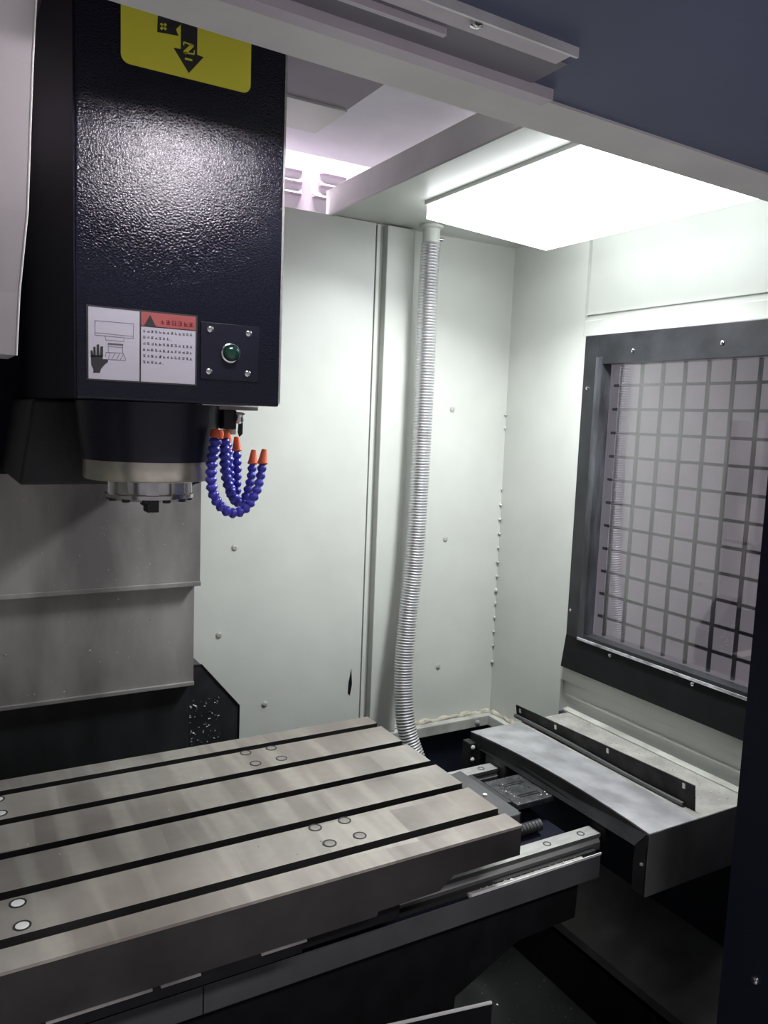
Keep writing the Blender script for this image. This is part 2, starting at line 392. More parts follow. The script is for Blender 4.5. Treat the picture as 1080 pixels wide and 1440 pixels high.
obj('door_track', box(XL, -.343, -.896, -.874, .9085, .9129), 'beam_mauve', hd)
obj('door_track_edge', box(XL, -.341, -.8985, -.896, .9055, .9129), 'steel_bright', hd)
obj('track_bolt', lathe(BM(), [(.005, 0), (.005, .003), (.002, .0045)], (at(670, 40, z=.9085)), (0, 0, -1), 10), 'chrome', hd, smooth=True)

for o in [hd]+list(hd.children):       # the whole header hangs a little out of level
    for v in o.data.vertices: v.co.z -= .02*(v.co.x+.2)

# ------------------------------------------------------------------ window
wn = tag(bpy.data.objects.new('window_1', None), 'black framed window with dark square grid in the right wall', 'window', kind='structure')
COL.objects.link(wn); wn.location = (XW, WY1, WZ0); ORG[wn.name] = Vector((XW, WY1, WZ0))
GY0, GY1, GZ0, GZ1 = -.60, -.046, .128, .765
GX = XW+.020
obj('outer_frame', box(XW-.004, XW+.014, GY1+.018, WY1, WZ0, WZ1), 'black_frame', wn, bevel=.0015)
obj('outer_frame', box(XW-.004, XW+.014, WY0, GY0-.018, WZ0, WZ1), 'black_frame', wn)
obj('outer_frame', box(XW-.004, XW+.014, GY0-.018, GY1+.018, GZ1+.014, WZ1), 'black_frame', wn, bevel=.0015)
obj('outer_frame', hexa(BM(), [(XW-.016, GY0-.018, WZ0), (XW+.014, GY0-.018, WZ0), (XW+.014, WY1-.001, WZ0), (XW-.016, WY1-.001, WZ0),
    (XW-.004, GY0-.018, GZ0-.014), (XW+.014, GY0-.018, GZ0-.014), (XW+.014, WY1-.001, GZ0-.014), (XW-.0045, WY1-.001, GZ0-.014)]), 'black', wn)
obj('inner_frame', box(XW-.010, XW+.022, GY1, GY1+.020, GZ0-.016, GZ1+.016), 'worn_black', wn, bevel=.0015)
obj('inner_frame', box(XW-.010, XW+.022, GY0-.02, GY0, GZ0-.016, GZ1+.016), 'black_frame', wn)
obj('inner_frame', box(XW-.008, XW+.022, GY0, GY1, GZ1, GZ1+.016), 'black_frame', wn)
obj('inner_frame', box(XW-.010, XW+.022, GY0, GY1, GZ0-.016, GZ0), 'black_frame', wn)
obj('worn_edge', box(XW-.0125, XW-.010, GY0, GY1+.018, GZ0-.014, GZ0-.008), 'worn_edge', wn)
obj('pane', box(GX, GX+.005, GY0, GY1, GZ0, GZ1), 'window_glass', wn)
k = 0; y = GY1-.022
while y > GY0:
    obj('grid_bar', box(GX+.012, GX+.018, y-.0032, y+.0032, GZ0, GZ1), 'grid_black', wn); y -= .0585
z = GZ0+.045
while z < GZ1:
    obj('grid_bar', box(GX+.013, GX+.017, GY0, GY1, z-.0032, z+.0032), 'grid_black', wn); z += .0545
sc0 = None
for px, py in ((890, 493), (1016, 482), (826, 546), (803, 858), (858, 922), (974, 962)):
    p = at(px, py, x=XW-.004)
    if py > 900: p = at(px, py, x=XW-.016)
    if sc0 is None: sc0 = piece('frame_screw', lathe(BM(), [(.0042, 0), (.0042, .0018), (.002, .003)], (0, 0, 0), (-1, 0, 0), 10), 'chrome', p, wn, smooth=True)
    else: inst(sc0, 'frame_screw', p, wn)

# ------------------------------------------------------------------ work lamp
LX0, LX1, LY0, LY1 = .135, .465, -.50, .065
LZ0, LZ1 = ZC-.036, ZC-.056          # the lamp face tips towards the spindle
wl = thing('work_lamp', 'glaring white rectangular work lamp fixed under the cream ceiling', 'lamp', ((LX0+LX1)/2, (LY0+LY1)/2, ZC-.03))
obj('lamp_housing', hexa(BM(), [(LX0-.004, LY0-.004, ZC-.008), (LX1+.004, LY0-.004, ZC-.008), (LX1+.004, LY1+.004, ZC-.008), (LX0-.004, LY1+.004, ZC-.008),
    (LX0-.004, LY0-.004, ZC), (LX1+.004, LY0-.004, ZC), (LX1+.004, LY1+.004, ZC), (LX0-.004, LY1+.004, ZC)]), 'cream', wl)
obj('diffuser', hexa(BM(), [(LX0, LY0, LZ0), (LX1, LY0, LZ1), (LX1, LY1, LZ1), (LX0, LY1, LZ0),
    (LX0, LY0, ZC-.008), (LX1, LY0, ZC-.008), (LX1, LY1, ZC-.008), (LX0, LY1, ZC-.008)]), 'lamp_glow', wl)
ll = bpy.data.lights.new('work_lamp_light', 'AREA'); ll.shape = 'RECTANGLE'; ll.size = .12; ll.size_y = .20; ll.energy = LAMP_POWER; ll.color = (.95, .985, 1); ll.spread = math.radians(155)
lo = bpy.data.objects.new('work_lamp_light', ll); COL.objects.link(lo); lo.parent = wl; lo.location = (0, .0, -.036); lo.rotation_euler = (0, math.radians(13), 0)
# small strip lamp behind the header that lights the head's face
sl = thing('strip_lamp', 'slim hooded strip lamp on the inner side of the door header', 'lamp', (-.43, YF+.03, .96))
obj('lamp_body', box(-.60, -.28, YF, YF+.040, 1.006, 1.036), 'beam', sl)
obj('hood', box(-.60, -.28, YF+.150, YF+.153, .998, 1.05), 'beam', sl)
obj('hood_top', box(-.60, -.28, YF, YF+.153, 1.05, 1.054), 'beam', sl)
obj('lens', box(-.52, -.36, YF+.040, YF+.043, 1.012, 1.028), 'strip_glow', sl)

# ------------------------------------------------------------------ spindle head
sh = thing('spindle_head', 'black textured spindle head hanging above the slotted table', 'spindle head', ((HX0+HX1)/2, -.12, HZ))
hc = obj('head_cover', box(HX0, HX1, HY, .15, HZ, 1.17), 'navy_gloss', sh, bevel=.0025)
obj('cover_edge', box(HX0-.0018, HX0+.0005, HY+.002, .15, HZ+.001, 1.17), 'navy_matte', sh)
obj('cover_edge', box(HX1-.0015, HX1+.0012, HY-.0006, HY+.012, HZ+.004, 1.17), 'steel', sh)
obj('head_casting', hexa(BM(), [(-.675, -.14, .505), (-.405, -.14, .505), (-.405, .165, .505), (-.675, .165, .505),
    (-.655, -.14, HZ-.001), (-.400, -.14, HZ-.001), (-.400, .165, HZ-.001), (-.655, .165, HZ-.001)]), 'dark_casting', sh, bevel=.004)
obj('nose_casing', lathe(BM(), [(.099, .0), (.098, -.008), (.095, -.045), (.091, -.079)], (SX, SY, HZ-.001), (0, 0, 1), 64), 'navy_plain', sh, smooth=True)
fg = obj('flange_ring', lathe(BM(), [(.082, .028), (.0895, .027), (.090, .003), (.088, .0), (.060, 0)], (SX, SY, .524), (0, 0, 1), 64), 'flange_steel', sh, smooth=True)
obj('set_screw', lathe(BM(), [(.0022, 0), (.0022, .002)], (SX+.0895*math.cos(-.55), SY+.0895*math.sin(-.55), .540), (math.cos(-.55), math.sin(-.55), 0), 10), 'print_black', fg)
obj('nose_wedge', prism(BM(), [(SX+.050, SY+.02, .5235), (SX+.084, SY+.02, .5235), (SX+.078, SY+.02, .516), (SX+.052, SY+.02, .500)], (0, .03, 0)), 'dark_casting', sh)  # small dark wedge below the right side of the flange ring
obj('spindle_nose', lathe(BM(), [(.0545, .001), (.0545, -.019), (.061, -.021), (.061, -.026), (.050, -.030), (.026, -.030), (.018, -.012)], (SX, SY, .524), (0, 0, 1), 48), 'spindle_steel', sh, smooth=True)
fl_ = None
for i in range(9):
    a = i*math.pi*2/9+.35; p = (SX+.0545*math.cos(a), SY+.0545*math.sin(a), .514)
    q = Vector((1, 0, 0)).rotation_difference(Vector((math.cos(a), math.sin(a), 0)))
    if fl_ is None: fl_ = piece('nose_lug', box(-.003, .0045, -.008, .008, -.010, .008), 'spindle_steel', p, sh, q)
    else: inst(fl_, 'nose_lug', p, sh, q)
for a in (-1.75, 1.4):
    c = Vector((SX+.040*math.cos(a), SY+.040*math.sin(a), 0))
    obj('drive_key', box(c.x-.008, c.x+.008, c.y-.012, c.y+.012, .480, .497), 'dark_casting', sh, bevel=.001)
nb = None
for i in range(12):
    a = i*math.pi/6+.2; p = (SX+.054*math.cos(a), SY+.054*math.sin(a), .4985)
    if nb is None: nb = piece('nose_bolt', lathe(BM(), [(.0055, 0), (.0055, -.005), (.003, -.0055)], (0, 0, 0), (0, 0, 1), 10), 'dark_casting', p, sh, smooth=True)
    else: inst(nb, 'nose_bolt', p, sh)
# button plate
bp = obj('button_plate', box(-.489, -.412, HY-.002, HY, .662, .733), 'navy_plain', sh, bevel=.0005)
bt = obj('push_button', lathe(BM(), [(.0125, 0), (.0125, .004), (.0108, .005)], (-.451, HY-.002, .6965), (0, -1, 0), 28), 'chrome', sh, smooth=True)
obj('button_cap', lathe(BM(), [(.0108, .0048), (.0105, .0085), (.008, .0115), (.003, .013)], (-.451, HY-.002, .6965), (0, -1, 0), 24), 'green_button', bt, smooth=True, label='dark green domed cap')
ps = None
for x, z in ((-.4775, .7245), (-.4265, .7235), (-.4785, .672), (-.427, .672)):
    if ps is None: ps = piece('plate_screw', lathe(BM(), [(.0044, 0), (.0042, .0018), (.0026, .003), (.0016, .003), (.0012, .0015)], (0, 0, 0), (0, -1, 0), 14), 'chrome', (x, HY-.002, z), sh, smooth=True)
    else: inst(ps, 'plate_screw', (x, HY-.002, z), sh)
# warning sticker -- print is built as thin shapes on the face (x to the right, z up)
def flat(name, polys, y, m, parent, th=.0003):
    b = BM()
    for P in polys:
        prism(b, [(x, y, z) for x, z in P], (0, -th, 0))
    return obj(name, b, m, parent)
def rect(x0, x1, z0, z1): return [(x0, z0), (x1, z0), (x1, z1), (x0, z1)]
def line(a, c, wd):
    a = Vector((a[0], a[1])); c = Vector((c[0], c[1])); n = (c-a).normalized(); n = Vector((-n.y, n.x))*wd/2
    return [tuple(a+n), tuple(a-n), tuple(c-n), tuple(c+n)]
S0, S1, T0, T1 = -.6235, -.4955, .6545, .738
ws = obj('warning_sticker', box(S0, S1, HY-.0008, HY-.0001, T0, T1), 'sticker_white', sh, label='white safety sticker with red header, hand pictogram and small Chinese text')
yy = HY-.0008
xm = -.5635
flat('sticker_border', [rect(S0-.0022, S1+.0022, T1, T1+.002), rect(S0-.0022, S1+.0022, T0-.002, T0), rect(S0-.0022, S0, T0, T1), rect(S1, S1+.0022, T0, T1), rect(xm-.0009, xm+.0009, T0, T1)], yy+.0004, 'print_black', ws, .0006)
flat('red_header', [rect(xm+.0009, S1, T1-.0165, T1)], yy, 'sticker_red', ws, .0002)
flat('header_rule', [rect(xm+.0009, S1, T1-.0175, T1-.0163)], yy, 'print_black', ws)
flat('warning_triangle', [[(-.5590, T1-.0160), (-.5450, T1-.0160), (-.5520, T1-.003)]], yy-.0002, 'print_black', ws)
def glyph(x, z, s, rnd):
    P = []
    for r in range(rnd.choice((2, 3))):
        h = z+s*(.15+.35*r); P.append(rect(x+s*rnd.uniform(0, .2), x+s*rnd.uniform(.7, .95), h-s*.06, h+s*.06))
    for r in range(rnd.choice((1, 2))):
        q = x+s*rnd.uniform(.15, .8); P.append(rect(q-s*.06, q+s*.06, z+s*rnd.uniform(0, .2), z+s*rnd.uniform(.75, 1)))
    if rnd.random() < .5: P.append(line((x+s*.1, z+s*.05), (x+s*.45, z+s*.55), s*.1))
    if rnd.random() < .5: P.append(line((x+s*.9, z+s*.05), (x+s*.5, z+s*.5), s*.1))
    return P
rr = random.Random(3); P = []
for i in range(6): P += glyph(-.5405+i*.0073, T1-.0135, .0066, rr)
flat('header_print', P, yy-.0002, 'print_darkred', ws)
P = []
for r, n in enumerate((13, 7, 13, 13, 13, 5)):
    for i in range(n): P += glyph(-.5605+i*.00480, T1-.0245-r*.0074, .0037, rr)
    if n < 13: P.append(rect(-.5605+n*.0048, -.5605+n*.0048+.0008, T1-.0245-r*.0074, T1-.0237-r*.0074))
flat('small_print', P, yy, 'print_grey', ws)
# pictogram: spindle outline and hand
def U(px, py): p = at(px, py, y=HY); return (p.x, p.z)
def zp(x, y): return U(115+x/12, 425+y/12)    # from the 12x crop of the sticker
ol = [((222, 310), (872, 365)), ((872, 365), (865, 615)), ((865, 615), (222, 555)), ((222, 555), (222, 310)), ((225, 515), (868, 578)),
      ((385, 570), (410, 655)), ((715, 600), (700, 665)), ((410, 640), (700, 665)), ((440, 690), (685, 710)), ((440, 745), (685, 765)), ((440, 690), (445, 850)), ((690, 710), (685, 860)),
      ((405, 845), (700, 865)), ((700, 865), (740, 975)), ((405, 845), (400, 930)), ((440, 965), (740, 985)), ((470, 850), (445, 955)), ((560, 860), (505, 960)), ((640, 862), (585, 965)), ((700, 880), (650, 970))]
flat('spindle_drawing', [line(zp(*a), zp(*c), .0005) for a, c in ol]+[line(zp(440, 705), zp(690, 725), .0016)], yy, 'print_grey', ws)
hand = [[(190, 1190), (305, 1192), (320, 1130), (385, 1050), (440, 1010), (438, 965), (350, 960), (355, 900), (150, 900), (160, 1060), (195, 1130)],
        [(145, 820), (175, 808), (200, 920), (150, 920)], [(192, 755), (228, 750), (236, 920), (195, 920)], [(248, 715), (290, 712), (298, 920), (245, 920)], [(312, 748), (356, 745), (356, 920), (306, 920)]]
flat('hand_pictogram', [[zp(*p) for p in h] for h in hand], yy-.0001, 'print_black', ws)
# yellow axis sticker
ax = BM(); X0, X1, Z0, Z1 = -.5865, -.4290, 1.0175, 1.115; rc = .010
pts = []
for cx, cz, a0 in ((X1-rc, Z0+rc, -90), (X1-rc, Z1-rc, 0), (X0+rc, Z1-rc, 90), (X0+rc, Z0+rc, 180)):
    for k in range(7): a = math.radians(a0+15*k); pts.append((cx+rc*math.cos(a), HY-.0001, cz+rc*math.sin(a)))
ys = obj('axis_sticker', prism(ax, pts, (0, -.0007, 0)), 'sticker_yellow', sh, label='yellow axis sticker with black arrows')
def yp(x, y): return U(160+x/5.4, y/5.4)
yy2 = HY-.0008
sh_l, sh_r = yp(507, 360)[0], yp(632, 360)[0]
flat('z_arrow', [[yp(452, 365), yp(568, 558), yp(680, 437), (sh_r, yp(632, 418)[1]), (sh_r, 1.112), (sh_l, 1.112), (sh_l, yp(507, 375)[1])]], yy2, 'print_black', ys)
flat('x_arrow', [[yp(328, 245), yp(490, 275), yp(470, 225), yp(507, 190), (yp(507, 190)[0], yp(430, 140)[1]), (yp(333, 150)[0], yp(333, 120)[1])]], yy2, 'print_black', ys)
flat('minus_sign', [line(yp(538, 447), yp(594, 461), .0022)], yy2-.0003, 'sticker_yellow', ys)
flat('plus_sign', [line(yp(355, 180), yp(395, 228), .0028), line(yp(395, 185), yp(355, 225), .0028)], yy2-.0003, 'sticker_yellow', ys)
flat('arrow_letter', [line(yp(528, 322), yp(606, 350), .0016), line(yp(528, 400), yp(610, 415), .0016), line(yp(596, 345), yp(534, 405), .0042), line(yp(528, 320), yp(530, 345), .0012), line(yp(610, 385), yp(608, 415), .0012)], yy2-.0003, 'sticker_yellow', ys)

# ------------------------------------------------------------------ coolant nozzles
vb = thing('coolant_valve', 'small steel valve block under the head beside the spindle', 'valve', (-.405, -.285, HZ-.04))
obj('mount_block', box(-.430, -.372, -.30, -.24, HZ-.006, HZ-.0005), 'cover_steel', vb)
obj('valve_body', box(-.4185, -.3985, -.285, -.262, HZ-.034, HZ-.006), 'dark_casting', vb, bevel=.002)
obj('brass_nut', lathe(BM(), [(.0075, 0), (.0075, .011), (.006, .013)], (-.4035, -.274, HZ-.0415), (0, 0, 1), 6), 'flange_steel', vb)
obj('valve_knob', lathe(BM(), [(.006, 0), (.008, .004), (.006, .010), (.008, .014)], (-.396, -.285, HZ-.024), (0, -.3, 1), 10), 'chrome', vb, smooth=True)
obj('valve_lever', prism(BM(), [(-.3965, -.29, HZ-.024), (-.391, -.29, HZ-.024), (-.391, -.29, HZ-.040), (-.395, -.29, HZ-.044), (-.3975, -.29, HZ-.038)], (0, .004, 0)), 'dark_casting', vb)
SEG = None
def nozzle(pix, y0, y1, label, r=.0072):
    global SEG
    path = catmull([at(px, py, y=y0+(y1-y0)*i/(len(pix)-1)) for i, (px, py) in enumerate(pix)], 12)
    base = path[0]
    t = thing('coolant_nozzle', label, 'hose', base, 'segmented coolant hoses beside the spindle')
    d0 = (path[1]-path[0]).normalized()
    obj('base_collar', lathe(BM(), [(r*1.05, -.004), (r*1.3, .0), (r*1.3, .007)], base-d0*.008, d0, 14), 'orange_plastic', t, smooth=True)
    tip = path[-1]; d1 = (path[-1]-path[-4]).normalized()
    pts = resample(path, .0108)
    for i, p in enumerate(pts[:-1]):
        d = (pts[i+1]-p).normalized(); q = Vector((0, 0, 1)).rotation_difference(d); s = 1.0-.22*i/len(pts)
        if SEG is None:
            SEG = piece('segment', lathe(BM(), [(.0056, 0), (.0074, .0012), (.0088, .0042), (.0086, .0060), (.0060, .0088), (.0052, .0112)], (0, 0, 0), (0, 0, 1), 14), 'blue_plastic', p, t, q, True); o = SEG
        else: o = inst(SEG, 'segment', p, t, q)
        o.scale = (s, s, 1)
    obj('spray_tip', lathe(BM(), [(.0068, 0), (.0078, .002), (.0066, .005), (.0042, .019), (.0036, .022)], pts[-1], d1, 14), 'orange_plastic', t, smooth=True)
    return t
nozzle([(304, 616), (298, 650), (297, 680), (304, 704), (322, 721), (342, 718), (358, 697), (366, 672), (369, 652)], -.332, -.310, 'blue segmented coolant hose whose orange tip stands furthest from the spindle')
nozzle([(315, 616), (316, 650), (320, 680), (331, 704), (341, 708), (348, 692), (353, 672), (355, 653)], -.276, -.262, 'blue segmented coolant hose with orange tip between the two others')
nozzle([(318, 622), (322, 660), (325, 695), (331, 706), (333, 680), (333.5, 655), (333, 630)], -.250, -.240, 'blue segmented coolant hose whose orange tip reaches highest, nearest the spindle', .0066)

# ------------------------------------------------------------------ corrugated hose
hp = [at(608, 300, y=.235), at(606, 340, y=.235), at(601.5, 420, y=.235), at(598, 520, y=.235), at(592, 640, y=.235), at(583, 780, y=.23), at(573, 870, y=.225), at(567, 950, y=.21), at(571, 1020, y=.18), at(588, 1075, y=.15), at(604, 1120, y=.12)]
hp[0].z = ZC-.001
hs = thing('metal_hose', 'corrugated silver metal hose hanging from the ceiling down the back wall', 'hose', hp[0])
pth = resample(catmull(hp, 30), .0023)
obj('corrugated_sheath', tube(BM(), pth[17:], lambda i: .0222+(.0014 if i % 3 == 1 else (-.0012 if i % 3 == 0 else .0006)), 22), 'hose_metal', hs, smooth=True)
obj('end_fitting', lathe(BM(), [(.028, 0), (.028, .006), (.0205, .008), (.0205, .075), (.0195, .077)], hp[0], hp[1]-hp[0], 24), 'cream', hs, smooth=True)
obj('clamp_screw', lathe(BM(), [(.006, 0), (.006, .012), (.003, .014)], hp[0]+Vector((.016, -.004, -.03)), (1, -.3, 0), 10), 'chrome', hs, smooth=True)

# ------------------------------------------------------------------ column way cover
cc = thing('column_cover', 'grey steel telescopic column cover of stacked plates behind the table', 'way cover', (SX, .22, -.2))
CX = 2*SX
p1 = obj('cover_plate', box(CX+.309, -.309, .170, .29, .272, .66), 'cover_steel', cc, bevel=.001)
obj('plate_lip', box(CX+.309, -.309, .164, .172, .268, .277), 'cover_steel', p1, bevel=.001)
p2 = obj('cover_plate', box(CX+.316, -.316, .186, .29, .056, .33), 'cover_steel', cc, bevel=.001)
obj('plate_lip', box(CX+.316, -.316, .180, .188, .054, .062), 'cover_steel', p2, bevel=.001)
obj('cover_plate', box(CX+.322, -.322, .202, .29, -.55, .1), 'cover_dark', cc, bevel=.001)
obj('upper_shroud', box(CX+.305, -.60, .1685, .29, .497, 1.19), 'navy_matte', cc)
sg = thing('splash_guard', 'black speckled guard plate with chamfered corner beside the column cover', 'guard', (-.26, .22, -.2))
P = [at(271, 935, y=.215), at(283, 935, y=.215), at(336, 992, y=.215), at(334, 1036, y=.215)]
P = [Vector((-.321, .215, P[0].z)), P[1], P[2], Vector((P[2].x, .215, -.25)), Vector((-.321, .215, -.25))]
obj('guard_plate', prism(BM(), P, (0, .06, 0)), 'black_frame', sg)
e0, e1, e2 = P[1], P[2], P[3]
b = BM(); tube(b, [P[0], P[1], P[2], P[3]], .0022, 6); obj('guard_rim', b, 'black', sg)

# ------------------------------------------------------------------ tool-changer guard at the left
tg = thing('guard_cover', 'pale grey folded sheet cover hanging left of the spindle head', 'cover', (-.8, -.47, .67))
sec = [(-.7115, .670), (-.7075, .7325), (-.6995, .812), (-.692, .956), (-.688, 1.03), (-.686, 1.10)]
yo = [0, .004, .0, .010, .004, .004]
for i in range(len(sec)-1):
    (xa, za), (xb, zb) = sec[i], sec[i+1]; ya, yb = -.505+yo[i], -.505+yo[i+1]
    obj('folded_sheet', hexa(BM(), [(-1.02, ya, za), (xa, ya, za), (xa, -.42, za), (-1.02, -.42, za), (-1.02, yb, zb), (xb, yb, zb), (xb, -.42, zb), (-1.02, -.42, zb)]), 'guard_grey', tg)
b = BM(); tube(b, [Vector((x+.0006, -.505+o_, z)) for (x, z), o_ in zip(sec, yo)], .0011, 6); obj('sheet_edge', b, 'beam', tg)
obj('corner_post', box(-.80, -.7245, -.512, -.498, .80, 1.10), 'cover_steel', tg)

# ------------------------------------------------------------------ saddle, rails, ball screw
sd_ = thing('saddle', 'dark grey saddle casting with two linear rails under the slotted table', 'saddle', (-.45, -.25, ZT))
sb_ = obj('saddle_body', box(-1.15, .246, -.437, -.06, -.188, -.146), 'saddle_grey', sd_, bevel=.001)
sb_.data.materials.append(MATS['navy_matte'])
for p in sb_.data.polygons:
    if p.normal.z > .5: p.material_index = 1
q0, q1, q2 = at(808, 1290, y=-.41), at(730, 1322, y=-.41), at(640, 1402, y=-.41)
obj('saddle_pedestal', prism(BM(), [(-1.1, -.41, -.188), (q0.x+.004, -.41, -.188), tuple(q0), tuple(q1), tuple(q2), (q2.x-.01, -.41, ZT), (-1.1, -.41, ZT)], (0, .33, 0)), 'black', sd_)
obj('rail_bed', box(-1.15, .240, -.43, -.385, -.1455, -.138), 'dark_casting', sd_)
for yc in (-.405, -.105):
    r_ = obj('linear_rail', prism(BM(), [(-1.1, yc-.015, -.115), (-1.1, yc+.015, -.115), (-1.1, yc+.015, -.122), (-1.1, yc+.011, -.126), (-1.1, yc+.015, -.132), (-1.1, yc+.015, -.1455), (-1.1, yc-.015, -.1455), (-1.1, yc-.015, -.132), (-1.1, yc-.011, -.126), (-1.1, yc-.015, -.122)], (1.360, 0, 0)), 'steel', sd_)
    r_.data.materials.append(MATS['rail_side_shade'])
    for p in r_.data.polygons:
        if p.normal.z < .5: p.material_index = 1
    for i in range(5):
        obj('rail_plug', lathe(BM(), [(.0075, 0), (.0075, .0005), (.0050, .0005), (.0050, -.002)], (.225-.08*i, yc, -.115), (0, 0, 1), 16, cap=False), 'saddle_grey', r_)
obj('guide_strip', box(-.045, .205, -.436, -.4205, -.1455, -.1405), 'house_dirty', sd_)
obj('bright_edge', box(-.042, .2465, -.4380, -.4362, -.1440, -.1400), 'steel_bright', sd_)
obj('seam_cover', box(-.487, -.485, -.4375, -.43, -.187, -.147), 'black', sd_)
bh = obj('bearing_block', box(.17, .265, -.292, -.185, -.112, -.100), 'speckled', sd_, bevel=.002)
for x in (.195, .205, .225, .235): pass
for yy_ in (-.213, -.220, -.262, -.269): obj('block_slot', box(.195, .245, yy_-.0012, yy_+.0012, -.1003, -.0995), 'black', bh)
obj('bearing_step', box(.10, .175, -.300, -.20, -.146, -.112), 'dark_casting', sd_, bevel=.002)
obj('ball_screw', tube(BM(), [Vector((x*.004-.35, -.325, -.130)) for x in range(138)], lambda i: .0115 if i % 2 else .0095, 14), 'cover_dark', sd_, smooth=True)
# bolted bracket on the housing's rear post
# ------------------------------------------------------------------ table
wt = thing('work_table', 'ground steel machine table with five long slots', 'machine table', (-.5, -.25, -.08))
prof = [(0, 0)]
for k in range(5):
    yc = -.050-.1*k
    prof += [(yc+.009, 0), (yc+.009, -.018), (yc+.016, -.018), (yc+.016, -.032), (yc-.016, -.032), (yc-.016, -.018), (yc-.009, -.018), (yc-.009, 0)]
prof += [(-.5, 0), (-.5, -.05), (0, -.05)]
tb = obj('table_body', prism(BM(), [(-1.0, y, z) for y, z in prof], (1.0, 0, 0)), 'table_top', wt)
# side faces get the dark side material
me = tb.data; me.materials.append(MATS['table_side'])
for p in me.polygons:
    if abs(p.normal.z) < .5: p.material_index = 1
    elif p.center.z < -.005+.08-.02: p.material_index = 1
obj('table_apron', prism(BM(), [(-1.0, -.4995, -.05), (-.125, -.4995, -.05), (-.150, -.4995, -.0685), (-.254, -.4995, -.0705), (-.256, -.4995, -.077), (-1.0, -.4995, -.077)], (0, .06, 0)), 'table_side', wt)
obj('table_edge', box(-1, 0, -.5012, -.4985, -.004, .0002), 'table_top', wt)
obj('table_skirt', box(-.97, -.20, -.47, -.03, -.113, -.05), 'black', wt)
for xa, xb in ((-.69, -.57), (-.56, -.51), (-.43, -.365)):
    obj('wiper_lip', box(xa, xb, -.502, -.499, -.0795, -.0772), 'cover_steel', wt)
obj('wiper_holder', box(-.96, -.37, -.498, -.44, -.096, -.077), 'black', wt)
ring = None
for x0, y0 in ((-.268, -.092), (-.268, -.393), (-.731, -.399), (-.731, -.095)):
    for dx in (-.025, .025):
        for dy in (-.025, .025):
            pos = (x0+dx, y0+dy, .0001)
            bright = x0 < -.5
            if ring is None:
                b = lathe(BM(), [(.0105, 0), (.0105, .0006), (.0080, .0006), (.0080, .0002)], (0, 0, 0), (0, 0, 1), 24, cap=False)
                ring = piece('hole_rim', b, 'dark_casting', pos, wt); r1 = ring
                plug = piece('hole_plug', lathe(BM(), [(.0080, 0), (.0080, .0003), (.0072, .0006)], (0, 0, 0), (0, 0, 1), 20), 'table_top', pos, wt); plug2 = plug.copy(); plug2.data = plug.data.copy()
                plug2.data.materials.clear(); plug2.data.materials.append(MATS['steel_bright'])
            else:
                inst(ring, 'hole_rim', pos, wt); inst(plug2 if bright else plug, 'hole_plug', pos, wt)
obj('end_bar', prism(BM(), [(.002, -.288, -.010), (.040, -.280, -.010), (.040, -.445, -.010), (.034, -.456, -.010), (.002, -.456, -.010)], (0, 0, -.024)), 'saddle_grey', wt, bevel=.002)
obj('end_bar_step', box(.040, .062, -.40, -.285, -.034, -.020), 'dark_casting', wt, bevel=.001)
obj('bar_bolt', lathe(BM(), [(.006, 0), (.006, .008), (.003, .010)], (.0395, -.43, -.026), (1, 0, 0), 8), 'steel_bright', wt, smooth=True)
obj('bar_bolt', lathe(BM(), [(.004, 0), (.004, .003)], (.02, -.38, -.010), (0, 0, 1), 8), 'steel_bright', wt)

# ------------------------------------------------------------------ rail-end housing at the right
rh = thing('rail_end_cover', 'big bent steel cover box over the rail ends by the window wall', 'cover', (.41, -.27, -.19))
N = 12; HXL = .258
def bow(t): return -.070+.012*math.sin(math.pi*min(1, max(0, t)))**.8
b = BM(); rows = []
for i in range(N+1):
    t = i/N; y = -.018-.502*t
    rows.append([b.verts.new(c) for c in ((HXL+.012*t, y, bow(t)-.004), (HXL+.012*t, y, bow(t)), (.33, y, -.070+.4*(bow(t)+.070)), (.395, y, -.070), (XW-.001, y, -.0705), (XW-.001, y, -.0745), (.395, y, -.074), (.33, y, -.074+.4*(bow(t)+.070)))])
for a, c in zip(rows, rows[1:]):
    for k in range(8): b.faces.new((a[k], a[(k+1) % 8], c[(k+1) % 8], c[k]))
b.faces.new(rows[0]); b.faces.new(rows[-1][::-1]); bmesh.ops.recalc_face_normals(b, faces=b.faces[:])
tp = obj('top_sheet', b, 'house_steel', rh)
tp.data.materials.append(MATS['house_dirty'])
for p in tp.data.polygons:
    if p.center.x+.41 > .418: p.material_index = 1
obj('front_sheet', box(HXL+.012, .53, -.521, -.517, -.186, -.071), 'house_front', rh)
obj('side_band', hexa(BM(), [(HXL, -.50, -.098), (HXL+.004, -.50, -.098), (HXL+.004, -.02, -.098), (HXL, -.02, -.098), (HXL+.012, -.515, -.073), (HXL+.016, -.515, -.073), (HXL+.004, -.02, -.071), (HXL, -.02, -.071)]), 'dark_casting', rh)
b = BM(); prevs = None
for i in range(N):
    t0, t1 = i/N, (i+1)/N; y0, y1 = -.018-.502*t0, -.018-.502*t1; x0, x1 = HXL+.012*t0, HXL+.012*t1
    prism(b, [(x0, y0, -.1), (x1, y1, -.1), (x1, y1, bow(t1)-.002), (x0, y0, bow(t0)-.002)], (.003, 0, 0))
obj('side_sheet', b, 'dark_casting', rh)
obj('rear_post', box(HXL, HXL+.04, -.055, -.018, -.20, -.072), 'dark_casting', rh)
obj('front_post', box(HXL+.012, HXL+.030, -.519, -.49, -.186, -.074), 'dark_casting', rh)
obj('rear_sheet', box(HXL, XW, -.020, -.018, -.19, -.073), 'dark_casting', rh)
obj('inner_wall', box(.40, .405, -.515, -.02, -.20, -.075), 'navy', rh)
